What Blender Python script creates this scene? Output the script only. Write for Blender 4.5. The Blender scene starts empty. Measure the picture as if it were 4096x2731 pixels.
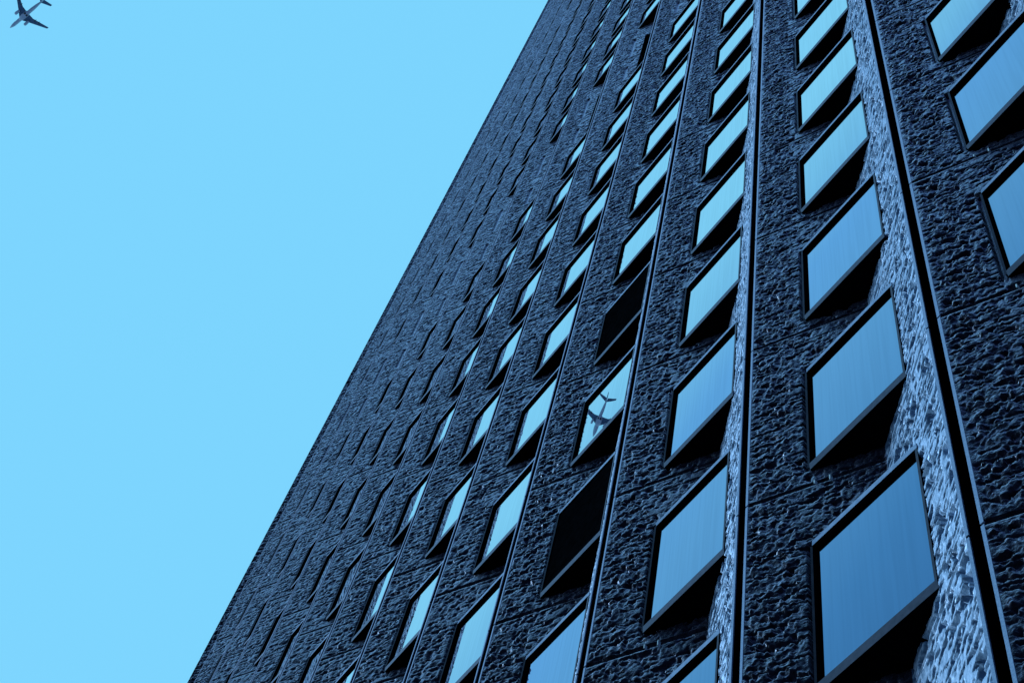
import bpy, math, random
import numpy as np
from mathutils import Matrix, Vector

# ------------------------------------------------------------------ units
H = 3.6                      # storey height (m); plan coordinates below are in storeys
W = 0.8175                   # bay width
CAM = (1.1610, -1.5240, -4.7761)
Z0 = 1.6 - CAM[2] * H        # world height of storey line 0
def wx(x): return x * H
def wz(z): return Z0 + z * H

sc = bpy.context.scene
# ------------------------------------------------------------------ camera
R = ((0.56831387, 0.80766089, 0.15717258),
     (-0.68304534, 0.56959519, -0.45717654),
     (-0.45876836, 0.15246378, 0.87537786))
FPX = 5961.68
cd = bpy.data.cameras.new('camera'); cam = bpy.data.objects.new('camera', cd)
sc.collection.objects.link(cam)
cd.sensor_width = 36.0; cd.lens = FPX / 4096 * 36.0
cd.clip_start = 0.1; cd.clip_end = 20000
m = Matrix.Identity(4)
for i in range(3):
    m[i][0] = R[0][i]; m[i][1] = -R[1][i]; m[i][2] = -R[2][i]
m.translation = Vector((CAM[0] * H, CAM[1] * H, 1.6))
cam.matrix_world = m
sc.camera = cam

# ------------------------------------------------------------------ world and sun
SUN = Vector((-0.90, -0.40, 0.28)).normalized()
world = bpy.data.worlds.new('World'); sc.world = world; world.use_nodes = True
nt = world.node_tree; nt.nodes.clear()
N, L = nt.nodes.new, nt.links.new
out = N('ShaderNodeOutputWorld'); bg = N('ShaderNodeBackground'); L(bg.outputs[0], out.inputs[0])
sky = N('ShaderNodeTexSky'); sky.sky_type = 'NISHITA'; sky.sun_disc = False
sky.sun_elevation = math.asin(SUN.z); sky.sun_rotation = math.atan2(SUN.x, SUN.y)
sc_ = N('ShaderNodeVectorMath'); sc_.operation = 'SCALE'; sc_.inputs['Scale'].default_value = 0.06
L(sky.outputs[0], sc_.inputs[0])
tc = N('ShaderNodeTexCoord')
dt = N('ShaderNodeVectorMath'); dt.operation = 'DOT_PRODUCT'; dt.inputs[1].default_value = Vector((-0.90, 0.30, 0.25)).normalized()
L(tc.outputs['Generated'], dt.inputs[0])
mr = N('ShaderNodeMapRange'); mr.interpolation_type = 'SMOOTHSTEP'
mr.inputs['From Min'].default_value = -0.45; mr.inputs['From Max'].default_value = 0.38
L(dt.outputs['Value'], mr.inputs['Value'])
g = N('ShaderNodeMix'); g.data_type = 'RGBA'
g.inputs['A'].default_value = (0.010, 0.045, 0.16, 1); g.inputs['B'].default_value = (0.161, 0.527, 0.790, 1)
L(mr.outputs[0], g.inputs['Factor'])
mx = N('ShaderNodeMix'); mx.data_type = 'RGBA'; mx.inputs['Factor'].default_value = 0.94
L(sc_.outputs[0], mx.inputs['A']); L(g.outputs['Result'], mx.inputs['B'])
L(mx.outputs['Result'], bg.inputs['Color']); bg.inputs['Strength'].default_value = 1.0

sl = bpy.data.lights.new('sun', 'SUN'); sun = bpy.data.objects.new('sun', sl); sc.collection.objects.link(sun)
sl.energy = 2.6; sl.angle = math.radians(36); sl.color = (0.40, 0.78, 1.0)
sun.rotation_euler = SUN.to_track_quat('Z', 'Y').to_euler()
sun.location = (-30, -40, 60)
sc.view_settings.view_transform = 'Standard'; sc.view_settings.look = 'None'
sc.view_settings.exposure = 0.4; sc.view_settings.gamma = 1.0

# ------------------------------------------------------------------ materials
def mat(name, col, rough=0.6, metal=0.0, spec=0.5):
    mt = bpy.data.materials.new(name); mt.use_nodes = True
    b = mt.node_tree.nodes['Principled BSDF']
    b.inputs['Base Color'].default_value = (*col, 1); b.inputs['Roughness'].default_value = rough
    b.inputs['Metallic'].default_value = metal; b.inputs['Specular IOR Level'].default_value = spec
    return mt, mt.node_tree, b

def noise_color(nt, b, c1, c2, scale, detail=4, to='Base Color'):
    tc = nt.nodes.new('ShaderNodeTexCoord'); nz = nt.nodes.new('ShaderNodeTexNoise')
    nz.inputs['Scale'].default_value = scale; nz.inputs['Detail'].default_value = detail
    cr = nt.nodes.new('ShaderNodeValToRGB')
    cr.color_ramp.elements[0].position = 0.35; cr.color_ramp.elements[0].color = (*c1, 1)
    cr.color_ramp.elements[1].position = 0.68; cr.color_ramp.elements[1].color = (*c2, 1)
    nt.links.new(tc.outputs['Object'], nz.inputs['Vector']); nt.links.new(nz.outputs['Fac'], cr.inputs[0])
    nt.links.new(cr.outputs[0], b.inputs[to]); return tc, nz

def sheen_mat(name, c1, c2, scale, g1, g2, rough, bump=0.0, bscale=45, power=5.0, f0=.02, gain=.98):
    """dark stone or metal: weak diffuse colour plus a surface reflection that grows towards grazing view"""
    mt = bpy.data.materials.new(name); mt.use_nodes = True; nt = mt.node_tree; nt.nodes.clear()
    N = nt.nodes.new; L = nt.links.new
    o = N('ShaderNodeOutputMaterial'); mixs = N('ShaderNodeMixShader'); L(mixs.outputs[0], o.inputs[0])
    df = N('ShaderNodeBsdfDiffuse'); gl = N('ShaderNodeBsdfGlossy'); gl.inputs['Roughness'].default_value = rough
    L(df.outputs[0], mixs.inputs[1]); L(gl.outputs[0], mixs.inputs[2])
    tc = N('ShaderNodeTexCoord')
    def ramp(sc_, a, b, dt, seed):
        mp = N('ShaderNodeMapping'); mp.inputs['Location'].default_value = (seed, seed * 2, 0)
        nz = N('ShaderNodeTexNoise'); nz.inputs['Scale'].default_value = sc_; nz.inputs['Detail'].default_value = dt
        cr = N('ShaderNodeValToRGB'); cr.color_ramp.elements[0].position = .35; cr.color_ramp.elements[1].position = .66
        cr.color_ramp.elements[0].color = (*a, 1); cr.color_ramp.elements[1].color = (*b, 1)
        L(tc.outputs['Object'], mp.inputs[0]); L(mp.outputs[0], nz.inputs['Vector']); L(nz.outputs['Fac'], cr.inputs[0]); return cr
    L(ramp(scale, c1, c2, 6, 0).outputs[0], df.inputs['Color'])
    L(ramp(scale * 1.7, g1, g2, 8, 11).outputs[0], gl.inputs['Color'])
    lw = N('ShaderNodeLayerWeight'); lw.inputs['Blend'].default_value = .5
    pw = N('ShaderNodeMath'); pw.operation = 'POWER'; pw.inputs[1].default_value = power; L(lw.outputs['Facing'], pw.inputs[0])
    ma = N('ShaderNodeMath'); ma.operation = 'MULTIPLY_ADD'; ma.inputs[1].default_value = gain; ma.inputs[2].default_value = f0; ma.use_clamp = True
    L(pw.outputs[0], ma.inputs[0]); L(ma.outputs[0], mixs.inputs[0])
    if bump:
        n2 = N('ShaderNodeTexNoise'); n2.inputs['Scale'].default_value = bscale; n2.inputs['Detail'].default_value = 6
        L(tc.outputs['Object'], n2.inputs['Vector'])
        bp = N('ShaderNodeBump'); bp.inputs['Strength'].default_value = bump; bp.inputs['Distance'].default_value = 0.02
        L(n2.outputs['Fac'], bp.inputs['Height'])
        for q in (df, gl, lw): L(bp.outputs[0], q.inputs['Normal'])
    return mt
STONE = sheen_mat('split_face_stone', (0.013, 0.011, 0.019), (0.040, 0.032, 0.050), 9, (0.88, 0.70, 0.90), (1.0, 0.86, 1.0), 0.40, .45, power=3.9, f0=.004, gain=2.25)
STONE_LIT = sheen_mat('stone_painted_lit', (0.15, 0.205, 0.31), (0.21, 0.275, 0.41), 9, (0.52, 0.52, 0.68), (0.66, 0.64, 0.82), 0.60, .3, power=3.2, gain=0.85)  # same split stone, with the light on the side faces put into a paler colour
JAMB = sheen_mat('dark_jamb_metal', (0.02, 0.017, 0.024), (0.045, 0.036, 0.05), 9, (0.5, 0.4, 0.5), (0.6, 0.5, 0.6), 0.35, power=4)
TRIM = sheen_mat('honed_stone_edge', (0.24, 0.30, 0.45), (0.38, 0.43, 0.60), 60, (0.8, 0.6, 0.75), (0.9, 0.7, 0.85), 0.4)
FRAME = sheen_mat('anodised_frame_metal', (0.24, 0.30, 0.45), (0.38, 0.43, 0.60), 14, (0.8, 0.6, 0.75), (0.9, 0.7, 0.85), 0.35)
SILL = sheen_mat('dark_bronze_metal', (0.03, 0.03, 0.045), (0.06, 0.055, 0.08), 14, (0.8, 0.6, 0.75), (0.9, 0.7, 0.85), 0.3, power=4)
BLACK, ntb, bb = mat('black_reveal_metal', (0.006, 0.006, 0.008), 0.8, 0, 0.0)
bb.inputs['IOR'].default_value = 1.02
noise_color(ntb, bb, (0.0015, 0.0015, 0.002), (0.003, 0.003, 0.004), 8)
LOUV, ntv, bv = mat('black_louvre_metal', (0.01, 0.01, 0.014), 0.8, 0, 0.0)
bv.inputs['IOR'].default_value = 1.02
noise_color(ntv, bv, (0.003, 0.003, 0.004), (0.006, 0.006, 0.008), 8)
CORE, ntc, bc = mat('dark_backing_wall', (0.006, 0.006, 0.008), 0.9, 0, 0.03)
noise_color(ntc, bc, (0.004, 0.004, 0.005), (0.008, 0.008, 0.01), 3)
DRIP, ntd, bd = mat('pale_lime_drip', (0.7, 0.7, 0.75), 0.6)
noise_color(ntd, bd, (0.5, 0.5, 0.55), (0.8, 0.8, 0.85), 30)

# coated glazing: reflectance rises towards grazing angles
GLASS = bpy.data.materials.new('coated_glass'); GLASS.use_nodes = True
gt = GLASS.node_tree; gt.nodes.clear(); N = gt.nodes.new; L = gt.links.new
o_ = N('ShaderNodeOutputMaterial'); gl = N('ShaderNodeBsdfGlossy'); gl.inputs['Roughness'].default_value = 0.0
L(gl.outputs[0], o_.inputs[0])
lw = N('ShaderNodeLayerWeight'); lw.inputs['Blend'].default_value = 0.5
cr = N('ShaderNodeValToRGB'); cr.color_ramp.interpolation = 'LINEAR'
els = [(0.0, (0.03, 0.04, 0.09)), (0.50, (0.13, 0.19, 0.33)), (0.585, (0.215, 0.30, 0.465)), (0.68, (0.46, 0.505, 0.655)), (0.72, (0.50, 0.55, 0.74)), (0.75, (0.76, 0.75, 0.81)),
       (0.785, (0.97, 0.92, 0.91)), (1.0, (1, 1, 1))]
cr.color_ramp.elements[0].position = 0; cr.color_ramp.elements[0].color = (*els[0][1], 1)
cr.color_ramp.elements[1].position = 1; cr.color_ramp.elements[1].color = (1, 1, 1, 1)
for p_, c_ in els[1:-1]:
    e = cr.color_ramp.elements.new(p_); e.color = (*c_, 1)
L(lw.outputs['Facing'], cr.inputs[0])
# rain streaks: faint vertical marks
tcg = N('ShaderNodeTexCoord'); mp = N('ShaderNodeMapping'); mp.inputs['Scale'].default_value = (14, 14, 0.35)
L(tcg.outputs['Object'], mp.inputs[0])
nz = N('ShaderNodeTexNoise'); nz.inputs['Scale'].default_value = 1.6; nz.inputs['Detail'].default_value = 5
L(mp.outputs[0], nz.inputs['Vector'])
mrg = N('ShaderNodeMapRange'); mrg.inputs['From Min'].default_value = 0.35; mrg.inputs['From Max'].default_value = 0.6
mrg.inputs['To Min'].default_value = 0.94; mrg.inputs['To Max'].default_value = 1.0
L(nz.outputs['Fac'], mrg.inputs['Value'])
ml = N('ShaderNodeVectorMath'); ml.operation = 'SCALE'
L(cr.outputs[0], ml.inputs[0]); L(mrg.outputs[0], ml.inputs['Scale']); L(ml.outputs[0], gl.inputs['Color'])
nzb = N('ShaderNodeTexNoise'); nzb.inputs['Scale'].default_value = 0.9; nzb.inputs['Detail'].default_value = 1
L(tcg.outputs['Object'], nzb.inputs['Vector'])
bpg = N('ShaderNodeBump'); bpg.inputs['Strength'].default_value = 0.02; bpg.inputs['Distance'].default_value = 0.02
L(nzb.outputs['Fac'], bpg.inputs['Height']); L(bpg.outputs[0], gl.inputs['Normal'])

PLANEW, ntp, bpw = mat('aircraft_white_paint', (0.55, 0.5, 0.55), 0.7, 0, 0.2)
noise_color(ntp, bpw, (0.42, 0.44, 0.50), (0.50, 0.52, 0.56), 0.6)
PLANEG, ntq, bpq = mat('aircraft_grey_wing', (0.2, 0.2, 0.25), 0.7, 0, 0.2)
noise_color(ntq, bpq, (0.07, 0.12, 0.18), (0.11, 0.17, 0.24), 0.5)
PLANED, ntr, bpr = mat('aircraft_tyre', (0.02, 0.02, 0.025), 0.8)
noise_color(ntr, bpr, (0.015, 0.015, 0.02), (0.03, 0.03, 0.035), 2)

# ------------------------------------------------------------------ helpers
def link(name, mesh, parent=None, loc=(0, 0, 0)):
    o = bpy.data.objects.new(name, mesh); sc.collection.objects.link(o)
    o.location = loc
    if parent: o.parent = parent
    return o

def pymesh(name, v, f, mats, mi=None, smooth=False):
    me = bpy.data.meshes.new(name); me.from_pydata([tuple(p) for p in v], [], [tuple(q) for q in f])
    for mt in mats: me.materials.append(mt)
    if mi is not None:
        for p, i in zip(me.polygons, mi): p.material_index = i
    if smooth:
        for p in me.polygons: p.use_smooth = True
    me.update(); return me

class MB:
    def __init__(s): s.v = []; s.f = []; s.m = []
    def prism(s, poly, z0, z1, mi=0, mside=None, mbot=None):
        """extrude plan polygon (ccw seen from above), coordinates in metres"""
        n = len(poly); b = len(s.v)
        s.v += [(p[0], p[1], z0) for p in poly] + [(p[0], p[1], z1) for p in poly]
        s.f.append(list(range(b + n - 1, b - 1, -1))); s.m.append(mi if mbot is None else mbot)
        s.f.append(list(range(b + n, b + 2 * n))); s.m.append(mi)
        for i in range(n):
            j = (i + 1) % n
            s.f.append([b + i, b + j, b + n + j, b + n + i]); s.m.append(mi if mside is None else mside[i])
    def box(s, x0, x1, y0, y1, z0, z1, mi=0, front=None):
        s.prism([(x0, y0), (x1, y0), (x1, y1), (x0, y1)], z0, z1, mi, None if front is None else [front, mi, mi, mi])
    def build(s, name, mats): return pymesh(name, s.v, s.f, mats, s.m)

# ---- numpy noise
def hsh(i, j, s):
    i = i.astype(np.int64); j = j.astype(np.int64)
    h = (i * 374761393 + j * 668265263 + s * 1442695041) & 0xFFFFFFFF
    h = ((h ^ (h >> 13)) * 1274126177) & 0xFFFFFFFF
    h = ((h ^ (h >> 16)) * 2246822519) & 0xFFFFFFFF
    return ((h ^ (h >> 15)) & 0xFFFFFF) / float(0xFFFFFF)
def vn(x, y, s):
    i = np.floor(x); j = np.floor(y); u = x - i; v = y - j
    u = u * u * (3 - 2 * u); v = v * v * (3 - 2 * v)
    a = hsh(i, j, s); b = hsh(i + 1, j, s); c = hsh(i, j + 1, s); d = hsh(i + 1, j + 1, s)
    return (a * (1 - u) + b * u) * (1 - v) + (c * (1 - u) + d * u) * v
def facets(x, y, s):
    """split-face chips: nearest cell, each with its own height and tilt"""
    i0 = np.floor(x); j0 = np.floor(y)
    best = np.full(x.shape, 9.0); val = np.zeros(x.shape)
    for di in (-1, 0, 1):
        for dj in (-1, 0, 1):
            i = i0 + di; j = j0 + dj
            px = i + hsh(i, j, s); py = j + hsh(i, j, s + 7)
            dx = x - px; dy = y - py; d = dx * dx + dy * dy
            h = hsh(i, j, s + 13) - .5 + (hsh(i, j, s + 17) - .5) * dx * 1.6 + (hsh(i, j, s + 23) - .5) * dy * 1.6
            k = d < best; best = np.where(k, d, best); val = np.where(k, h, val)
    return val
def relief(u, z, s, step, side=False):
    """height (m) of rough split stone; u along the face (m), z above storey line 0 (m)"""
    k = max(1.0, step / .027)
    wu = u + 0.06 * (vn(u * 5, z * 5, s + 50) - .5); wzz = z + 0.05 * (vn(u * 5, z * 5, s + 51) - .5)
    h = 0.015 * facets(wu / (.12 * k), wzz / (.17 * k), s) + 0.028 * facets(wu / (.065 * k), wzz / (.10 * k), s + 1) + 0.014 * facets(u / (.036 * k), z / (.055 * k), s + 2)
    if side: h *= .28
    else: h *= k
    h += 0.008 * (vn(u * 2.2, z * 2.2, s + 4) - .5)
    if side:
        pit = np.maximum(np.clip((vn(wu / .080, wzz / .038, s + 31) - .62) * 16, 0, 1), np.clip((vn(wu / .15, wzz / .050, s + 32) - .68) * 16, 0, 1))
        h -= .15 * pit
    else:
        h -= .050 * k * np.clip((vn(wu / (.10 * k), wzz / (.045 * k), s + 31) - .68) * 14, 0, 1)
    ch = H / 13
    zz = z + 0.010 * (vn(u * 3, z * 1.5, s + 9) - .5)
    row = np.round(zz / ch); dz = np.abs(zz - row * ch)
    pres = np.clip((vn(u * 1.3 + 31 * row, row * 3.1, s + 11) - .36) * 6, 0, 1)
    wd = max(0.010, step * .55)
    h -= (0.02 if side else 0.045) * pres * np.exp(-(dz / wd) ** 2)
    zj = np.where(z > 9.5 * H, z + .23 * H, z)
    fl = zj - np.round(zj / H) * H
    jw = max(0.030, step * .95)
    joint = np.abs(fl) < jw
    h *= np.clip((np.abs(fl) - jw) / .06, .05, 1)
    return np.where(joint, -0.20, h), joint

def rough_face(name, ax, ay, bx, by, n0, n1, s, step, amp=1.0, hole=None, t0=.05, t1=.05, holes=None):
    """displaced stone sheet from plan point a to b (storeys), storey lines n0..n1, holes where windows sit"""
    ax, ay, bx, by = ax * H, ay * H, bx * H, by * H
    ln = math.hypot(bx - ax, by - ay); nu = max(2, int(ln / step)); nzv = max(2, int((n1 - n0) * H / (step * .72)))
    u = np.linspace(0, ln, nu + 1); z = np.linspace(n0 * H, n1 * H, nzv + 1)
    Uu, Zz = np.meshgrid(u, z)
    h, jt = relief(Uu, Zz, s, step * .85, name == 'side_face')
    win = np.clip(Uu / t0, 0, 1) * np.clip((ln - Uu) / t1, 0, 1) if t1 else np.clip(Uu / t0, 0, 1)
    if name == 'stone_face':
        u0 = ln * hole[0]
        h = np.where(Uu > u0 - .16, np.minimum(h, .004), h)
        zz_ = Zz / H; zf = np.where(zz_ > 9.5, zz_ + .23, zz_); zf = zf - np.floor(zf)
        grv = (Uu > u0 - .07) & (Uu < u0 + .05) & (zf > ZB + .01) & (zf < ZT)
        h = np.where(grv, -.09, h)
    h = h * np.where(jt, 1.0, amp) * win
    nx, ny = (by - ay) / ln, -(bx - ax) / ln
    X = ax + (bx - ax) * Uu / ln + nx * h; Y = ay + (by - ay) * Uu / ln + ny * h
    co = np.stack([X, Y, Zz + Z0], -1).reshape(-1, 3).astype(np.float32)
    ii = np.arange(nzv)[:, None] * (nu + 1) + np.arange(nu)[None, :]
    q = np.stack([ii, ii + 1, ii + nu + 2, ii + nu + 1], -1)
    keep = np.ones((nzv, nu), bool)
    if holes:
        um = (u[:-1] + u[1:]) / 2 / ln; zm = (z[:-1] + z[1:]) / 2 / H
        ucol = (um > hole[0]) & (um < hole[1])
        for n in holes:
            zr = (zm > n + hole[2]) & (zm < n + hole[3])
            keep &= ~(zr[:, None] & ucol[None, :])
        zr = (zm > PLZ0) & (zm < PLZ1); ucol = (um > hole[4]) & (um < hole[5])
        keep &= ~(zr[:, None] & ucol[None, :])
    q = q[keep].reshape(-1, 4)
    me = bpy.data.meshes.new(name)
    me.vertices.add(len(co)); me.vertices.foreach_set('co', co.ravel())
    me.loops.add(q.size); me.loops.foreach_set('vertex_index', q.astype(np.int32).ravel())
    me.polygons.add(len(q)); me.polygons.foreach_set('loop_start', (np.arange(len(q)) * 4).astype(np.int32))
    me.materials.append(STONE_LIT if name == 'side_face' else STONE); me.update(); me.validate()
    return me

# ------------------------------------------------------------------ plan of one bay (storeys)
VX, VY = 0.390, 0.195         # valley of the fold
PE = 0.7795                   # right end of the fold, then the black channel up to W
PLZ0, PLZ1, PLX = 8.80, 10.43, 0.2875      # dark plant-room recess in the valley
XL, XR = 0.1888, 0.6030       # window box
YF, YG = 0.0825, 0.0970       # its front, its glass
ZB, ZT = 0.0693, 0.6975
ZS, ZL = 0.0993, 0.6752       # top of sill strip, underside of lintel

# ------------------------------------------------------------------ ground
cg = bpy.data.materials.new('city_ground'); cg.use_nodes = True
noise_color(cg.node_tree, cg.node_tree.nodes['Principled BSDF'], (0.30, 0.25, 0.36), (0.45, 0.36, 0.5), 0.02, 8)
rd = link('road', pymesh('road', [(-90, -90, .004), (90, -90, .004), (90, 90, .004), (-90, 90, .004)], [(0, 1, 2, 3)], []))
rd['kind'] = 'structure'
gm = bpy.data.materials.new('street_asphalt'); gm.use_nodes = True
noise_color(gm.node_tree, gm.node_tree.nodes['Principled BSDF'], (0.015, 0.015, 0.018), (0.03, 0.03, 0.034), 4, 8)
gm.node_tree.nodes['Principled BSDF'].inputs['Roughness'].default_value = .9
ground = link('ground', pymesh('ground', [(-3000, -3000, 0), (3000, -3000, 0), (3000, 3000, 0), (-3000, 3000, 0)], [(0, 1, 2, 3)], [cg]))
ground['kind'] = 'structure'
rd.data.materials.append(gm)
pv = MB(); pv.box(-60, 40, -7.5, -0.2, 0.008, 0.13)
pm = bpy.data.materials.new('paving_slabs'); pm.use_nodes = True
noise_color(pm.node_tree, pm.node_tree.nodes['Principled BSDF'], (0.02, 0.02, 0.024), (0.035, 0.035, 0.04), 3, 8)
pave = link('pavement', pv.build('pavement', [pm])); pave['kind'] = 'structure'

# ------------------------------------------------------------------ tower
NTOP, NBOT, BL = 34, -5, 11
tower = bpy.data.objects.new('office_tower', None); sc.collection.objects.link(tower)
tower['label'] = 'dark stone office tower with folded facade bays and rows of projecting windows seen from below'
tower['category'] = 'building'

def project(x, y, z):
    d = (x - CAM[0], y - CAM[1], z - CAM[2])
    q = [sum(R[i][k] * d[k] for k in range(3)) for i in range(3)]
    if q[2] <= 0.01: return None
    return 2048 + FPX * q[0] / q[2], 1365.5 + FPX * q[1] / q[2], q[2]
def cell_vis(b, n, mg=0):
    """box corners of window cell in frame?"""
    for x in (0.02, XR, PE):
        for z in (ZB, .4, ZT):
            p = project(-b * W + x, .08, n + z)
            if p and -mg < p[0] < 4096 + mg and -mg < p[1] < 2731 + mg: return True
    return False
def cell_area(b, n):
    p = project(-b * W + .4, YF, n + .4); q = project(-b * W + XL, YF, n + .4)
    return 1 / p[2] ** 2 if p else 0

def level(n): return n - .23 if n >= 10 else float(n)
LOUVRE = {(3, 0), (3, 2)}
NOWIN = {9, 10, 23}
cells = [(b, level(n)) for b in range(-1, BL + 1) for n in range(NBOT + 1, NTOP - 1) if n not in NOWIN]

for b in range(-1, BL + 1):
    vis = [n for n in range(NBOT, NTOP) if cell_vis(b, n, 60)]
    x0 = -b * W
    lo, hi = (min(vis) - 1, max(vis) + 2) if vis else (0, 0)
    lo = max(lo, NBOT); hi = min(hi, NTOP)
    step = .016 if b <= 1 else .020 if b <= 3 else .027 if b <= 6 else .031
    hl = [n for (bb_, n) in cells if bb_ == b]
    dw = VX - .006; lw_ = PE - .010 - VX
    def face(nm, a, c, s, hole):
        parts = []
        me = rough_face(nm, *a, *c, lo, hi, s, step, holes=[n for n in hl if lo <= n < hi], hole=hole, amp=.9 if b <= 3 else .72 if b <= 6 else .58, t0=.06, t1=.10 if nm == 'side_face' else .04)
        return me
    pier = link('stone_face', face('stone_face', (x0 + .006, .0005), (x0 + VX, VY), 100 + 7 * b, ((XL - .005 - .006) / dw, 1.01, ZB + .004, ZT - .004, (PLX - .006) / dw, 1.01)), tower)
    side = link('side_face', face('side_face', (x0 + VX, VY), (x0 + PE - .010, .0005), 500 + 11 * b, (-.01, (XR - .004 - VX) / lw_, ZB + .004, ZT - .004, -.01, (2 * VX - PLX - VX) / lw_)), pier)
    # plain (far coarser) continuation above and below the frame
    mb = MB()
    for (u0, u1) in ((NBOT, lo), (hi, NTOP)):
        if u1 > u0:
            poly = [((x0 + .006) * H, .002 * H), ((x0 + VX) * H, VY * H), ((x0 + PE - .01) * H, .002 * H), ((x0 + PE - .01) * H, .30 * H), ((x0 + .006) * H, .30 * H)]
            for n in range(u0, u1):
                mb.prism(poly, wz(n) + .02, wz(n + 1) - .02)
    if mb.v: link('plain_stone', mb.build('plain_stone', [STONE]), pier)
    # honed edge strips beside the channel and the black channel itself
    zc = [float(n) for n in range(lo, min(hi, 9) + 1)] + [n - .23 for n in range(max(lo, 10), hi + 1)]
    for u0, u1 in ((-.004, .0062), (PE - .0105, PE - .001)):
        mb = MB()
        for za, zb_ in zip(zc[:-1], zc[1:]):
            mb.box((x0 + u0) * H, (x0 + u1) * H, -.001 * H, .003 * H, wz(za) + .016, wz(zb_) - .016)
        link('edge_strip', mb.build('edge_strip', [TRIM]), pier)
    mb = MB()
    a_, b_, c_, d_ = [(x0 + q) * H for q in (PE - .0102, PE - .0022, W - .0032, W + .0056)]
    mb.prism([(a_, .0035 * H), (b_, .0035 * H), (b_, .2 * H), (c_, .2 * H), (c_, .0035 * H), (d_, .0035 * H), (d_, .21 * H), (a_, .21 * H)], wz(NBOT), wz(NTOP))
    link('joint_channel', mb.build('joint_channel', [BLACK]), pier)

# corner pier at the far end
xc = -BL * W
cf = rough_face('corner_face', xc - .45, .008, xc - .06, .336, 0, NTOP, 900, .036, 1.0, t0=.001, t1=.05)
cpier = link('corner_face', cf, tower)
mb = MB()
mb.prism([((xc - .42) * H, .060 * H), ((xc - .0052) * H, .40 * H), ((xc - .0052) * H, 6 * H), ((xc - 1.5) * H, 6 * H), ((xc - 1.5) * H, 1.0 * H)], wz(NBOT), wz(NTOP))
link('end_wall', mb.build('end_wall', [CORE]), tower)
mb = MB(); mb.box((xc) * H, (2 * W) * H, .345 * H, 6 * H, 0.0, wz(NTOP))
mb.box((xc - 1) * H, (2 * W) * H, .10 * H, .34 * H, 0.002, wz(NBOT) - .01)
link('core_wall', mb.build('core_wall', [CORE]), tower)
mb = MB(); mb.box((xc - .5) * H, (2 * W) * H, .20 * H, 6 * H, wz(NTOP) + .003, wz(NTOP) + .5)
link('roof_parapet', mb.build('roof_parapet', [TRIM]), tower)

# ------------------------------------------------------------------ windows
def hh(*a): return [x * H for x in a]
def lightline_y(x): return VY - (x - VX) * .5
def window_parts():
    # projecting box: sill slab, lintel slab, jambs (origin at bay's left edge, storey line)
    fr = MB()
    ext = .02
    back = [(XL, YF), (XR, YF), (XR, lightline_y(XR) + ext), (VX, VY + ext), (XL, XL * .5 + ext)]
    P = [(x * H, y * H) for x, y in back]
    fr.prism(P, ZL * H, ZT * H, 1, [0, 0, 1, 1, 1])
    fr.box((XL + .0002) * H, (XR - .0082) * H, (YF + .004) * H, (YG - .0004) * H, .6690 * H, (ZL + .0005) * H, 1)
    j = .0080
    fr.prism([((XL - .006) * H, (YF - .0015) * H), (XL * H, (YF + .0015) * H), (.1880 * H, .101 * H), ((XL - .006) * H, .101 * H)], (ZB + .012) * H, ZL * H, 1, [3, 1, 1, 1])
    fr.box((XR - j) * H, XR * H, YF * H, .101 * H, ZS * H, ZL * H, 1, 3)
    frame = fr.build('window_frame', [FRAME, BLACK, SILL, JAMB])
    si = MB(); si.prism(P, ZB * H, ZS * H, 1, [0, 0, 1, 1, 1])
    for q in (0, 1): si.v[5 + q] = (si.v[5 + q][0], (YF - .001) * H, si.v[5 + q][2]); si.v[q] = (si.v[q][0], (YF + .002) * H, si.v[q][2])
    sill = si.build('sill', [SILL, BLACK])
    x0, x1, y, z0, z1 = (XL - .001) * H, (XR - j) * H, YG * H, ZS * H, ZL * H
    pane = pymesh('pane', [(x0, y, z0), (x1, y, z0), (x1, y, z1), (x0, y, z1)], [(0, 1, 2, 3)], [GLASS])
    lv = MB(); n = 44
    for i in range(n):
        a = z0 + (z1 - z0) * i / n; c = a + (z1 - z0) / n * .55
        lv.box(x0, x1, y - .03, y, a, c)
    lv.box(x0, x1, y + .004, y + .02, z0, z1)
    louvre = lv.build('louvre_slats', [LOUV])
    return frame, sill, pane, louvre
FM, SM, PM, LM = window_parts()
order = sorted([c for c in cells if cell_vis(*c, 25)], key=lambda c: -cell_area(*c))
print('visible windows', len(order))
DM = []
for dx in (0.012, .055):
    dr = MB(); dr.prism([((XL + dx) * H - .008, (XL + dx) * .5 * H - .045), ((XL + dx) * H + .008, (XL + dx) * .5 * H - .045), ((XL + dx) * H, (XL + dx) * .5 * H)], -.05 - dx * .5, .01)
    DM.append(dr.build('lime_drip', [DRIP]))
NI = 99
first = {}
for i, (b, n) in enumerate(order[:NI]):
    loc = (wx(-b * W), 0, wz(n))
    wo = link('window', FM, tower, loc)
    link('sill', SM, wo)
    if (b, n) in LOUVRE:
        lo_ = link('louvre_slats', LM, wo); wo['label'] = 'window opening filled with black horizontal louvres'
    else:
        link('pane', PM, wo)
    if i < 8:
        for q in DM: link('lime_drip', q, wo)
# all smaller ones further off
rest = [c for c in cells if c in set(order[NI:]) or (c not in set(order[:NI]) and c[0] >= -1 and cell_vis(*c, 700))]
V = []; F = []; MI = []
srcs = [(FM, (0, 1, 3, 4)), (SM, (3, 1)), (PM, (2,))]
for (b, n) in rest:
    ox, oz = wx(-b * W), wz(n)
    for me, off in srcs:
        base = len(V)
        V += [(v.co.x + ox, v.co.y, v.co.z + oz) for v in me.vertices]
        for p in me.polygons:
            F.append([base + k for k in p.vertices]); MI.append(off[p.material_index])
wr = link('window', pymesh('window_rows', V, F, [FRAME, BLACK, GLASS, SILL, JAMB], MI), tower)
wr['kind'] = 'stuff'

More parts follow.
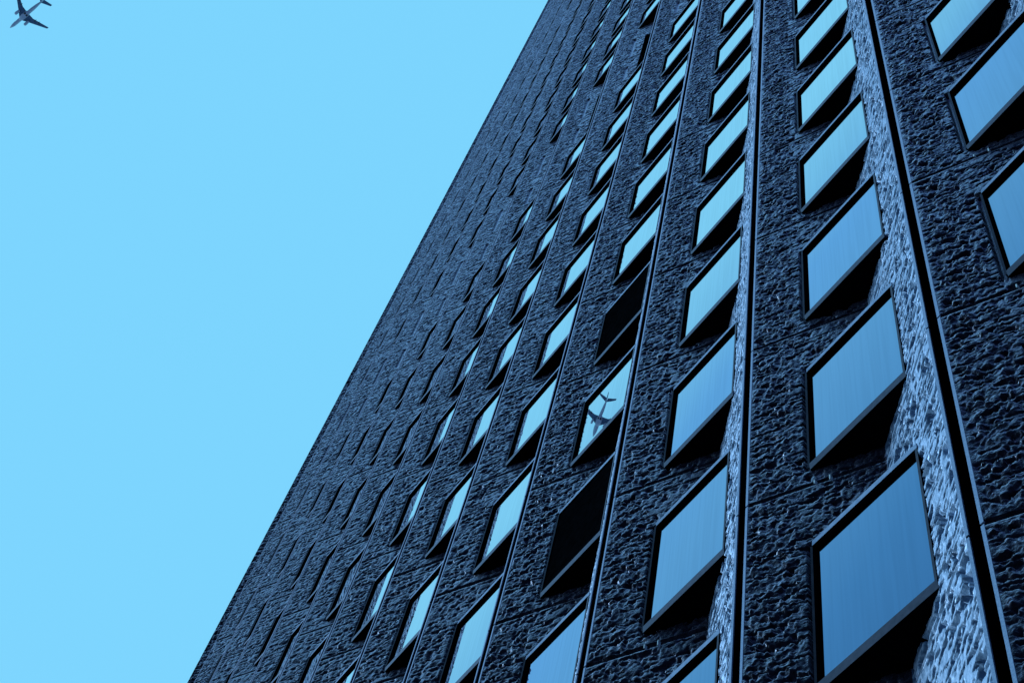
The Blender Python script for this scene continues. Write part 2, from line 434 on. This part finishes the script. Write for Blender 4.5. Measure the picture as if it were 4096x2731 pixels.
# ------------------------------------------------------------------ airliner, level flight, 1.2 km off
air = bpy.data.objects.new('airliner', None); sc.collection.objects.link(air)
air['label'] = 'twin engine passenger jet seen from below in the clear blue sky'
air['category'] = 'aeroplane'
D = Vector((-0.46053271, -0.21946875, 0.86008319)); 
air.location = Vector((CAM[0] * H, CAM[1] * H, 1.6)) + D * 1200
air.rotation_euler = (0, 0, math.radians(198))      # local +x = nose
def loft(sections, seg=20):
    """sections: list of (x, cy, cz, ry, rz)"""
    v = []; f = []
    for (x, cy, cz, ry, rz) in sections:
        for k in range(seg):
            a = 2 * math.pi * k / seg; v.append((x, cy + ry * math.cos(a), cz + rz * math.sin(a)))
    for i in range(len(sections) - 1):
        for k in range(seg):
            k2 = (k + 1) % seg
            f.append((i * seg + k, i * seg + k2, (i + 1) * seg + k2, (i + 1) * seg + k))
    f.append(list(range(seg))[::-1]); f.append([(len(sections) - 1) * seg + k for k in range(seg)])
    return v, f
def wing_mesh(name, sect, mt):
    """sect: (y, x_lead, x_trail, z, thick)"""
    v = []; f = []
    prof = [(0, 0), (.06, .5), (.3, 1), (.65, .7), (1, .02), (.65, -.35), (.3, -.6), (.06, -.4)]
    for (y, xl, xt, z, t) in sect:
        for (c, h) in prof: v.append((xl + (xt - xl) * c, y, z + h * t * .5))
    n = len(prof)
    for i in range(len(sect) - 1):
        for k in range(n):
            k2 = (k + 1) % n; f.append((i * n + k, i * n + k2, (i + 1) * n + k2, (i + 1) * n + k))
    f.append(list(range(n))[::-1]); f.append([(len(sect) - 1) * n + k for k in range(n)])
    return pymesh(name, v, f, [mt], smooth=False)
v, f = loft([(17.6, 0, -.5, .05, .05), (16.8, 0, -.45, .35, .5), (15.6, 0, -.3, .75, 1.1), (13.8, 0, -.1, 1.15, 1.75), (12, 0, 0, 1.35, 1.9), (-8, 0, 0, 1.35, 1.9),
             (-12, 0, .35, 1.1, 1.6), (-16, 0, .8, .65, 1.1), (-19, 0, 1.25, .25, .5), (-20.5, 0, 1.4, .08, .2)])
fus = link('fuselage', pymesh('fuselage', v, f, [PLANEW], smooth=True), air)
v, f = loft([(6.2, 0, -1.3, .3, .3), (4.5, 0, -1.35, 1.7, 1.0), (1, 0, -1.4, 2.0, 1.15), (-3.2, 0, -1.35, 1.9, 1.05), (-6.0, 0, -1.1, .4, .5)])
link('belly_fairing', pymesh('belly_fairing', v, f, [PLANEW], smooth=True), fus)
for s in (1, -1):
    wg = link('wing', wing_mesh('wing', [(s * 1.6, 4.6, -3.4, -1.2, 1.0), (s * 5.6, 1.6, -3.4, -.8, .7), (s * 17.0, -6.2, -7.9, .5, .25), (s * 17.3, -6.9, -7.9, .55, .1)], PLANEG), air)
    v, f = loft([(5.0, s * 5.0, -2.1, .85, .85), (4.6, s * 5.0, -2.1, 1.05, 1.05), (3.2, s * 5.0, -2.1, 1.12, 1.1), (1.4, s * 5.0, -2.0, .95, .95), (.2, s * 5.0, -1.9, .6, .6)])
    en = link('engine', pymesh('engine', v, f, [PLANEW], smooth=True), air)
    for yy in (7.5, 10.2):
        xx = -3.2 - (yy - 5.6) * .39
        v, f = loft([(xx + 1.8, s * yy, -.9, .1, .1), (xx, s * yy, -.95, .28, .28), (xx - 1.2, s * yy, -.7, .08, .08)], 8)
        link('flap_fairing', pymesh('flap_fairing', v, f, [PLANED], smooth=True), wg)
    link('tailplane', wing_mesh('tailplane', [(s * .5, -16.2, -20.0, 1.3, .4), (s * 6.6, -20.2, -21.9, 1.9, .15)], PLANEG), air)
    v, f = loft([(-2.9, s * .95, -2.52, .45, .12), (-2.4, s * .95, -2.56, .62, .14), (-1.5, s * .95, -2.56, .62, .14), (-1.0, s * .95, -2.52, .45, .12)], 12)
    link('wheel', pymesh('wheel', v, f, [PLANED], smooth=True), air)
fn = MB(); prof = [(-14.0, 1.8), (-19.5, 8.4), (-21.6, 8.4), (-20.2, 1.6)]
fv = [(x, y, z) for y in (-.18, .18) for x, z in prof]
link('tail_fin', pymesh('tail_fin', fv, [(0, 1, 2, 3), (7, 6, 5, 4), (0, 4, 5, 1), (1, 5, 6, 2), (2, 6, 7, 3), (3, 7, 4, 0)], [PLANEG]), air)
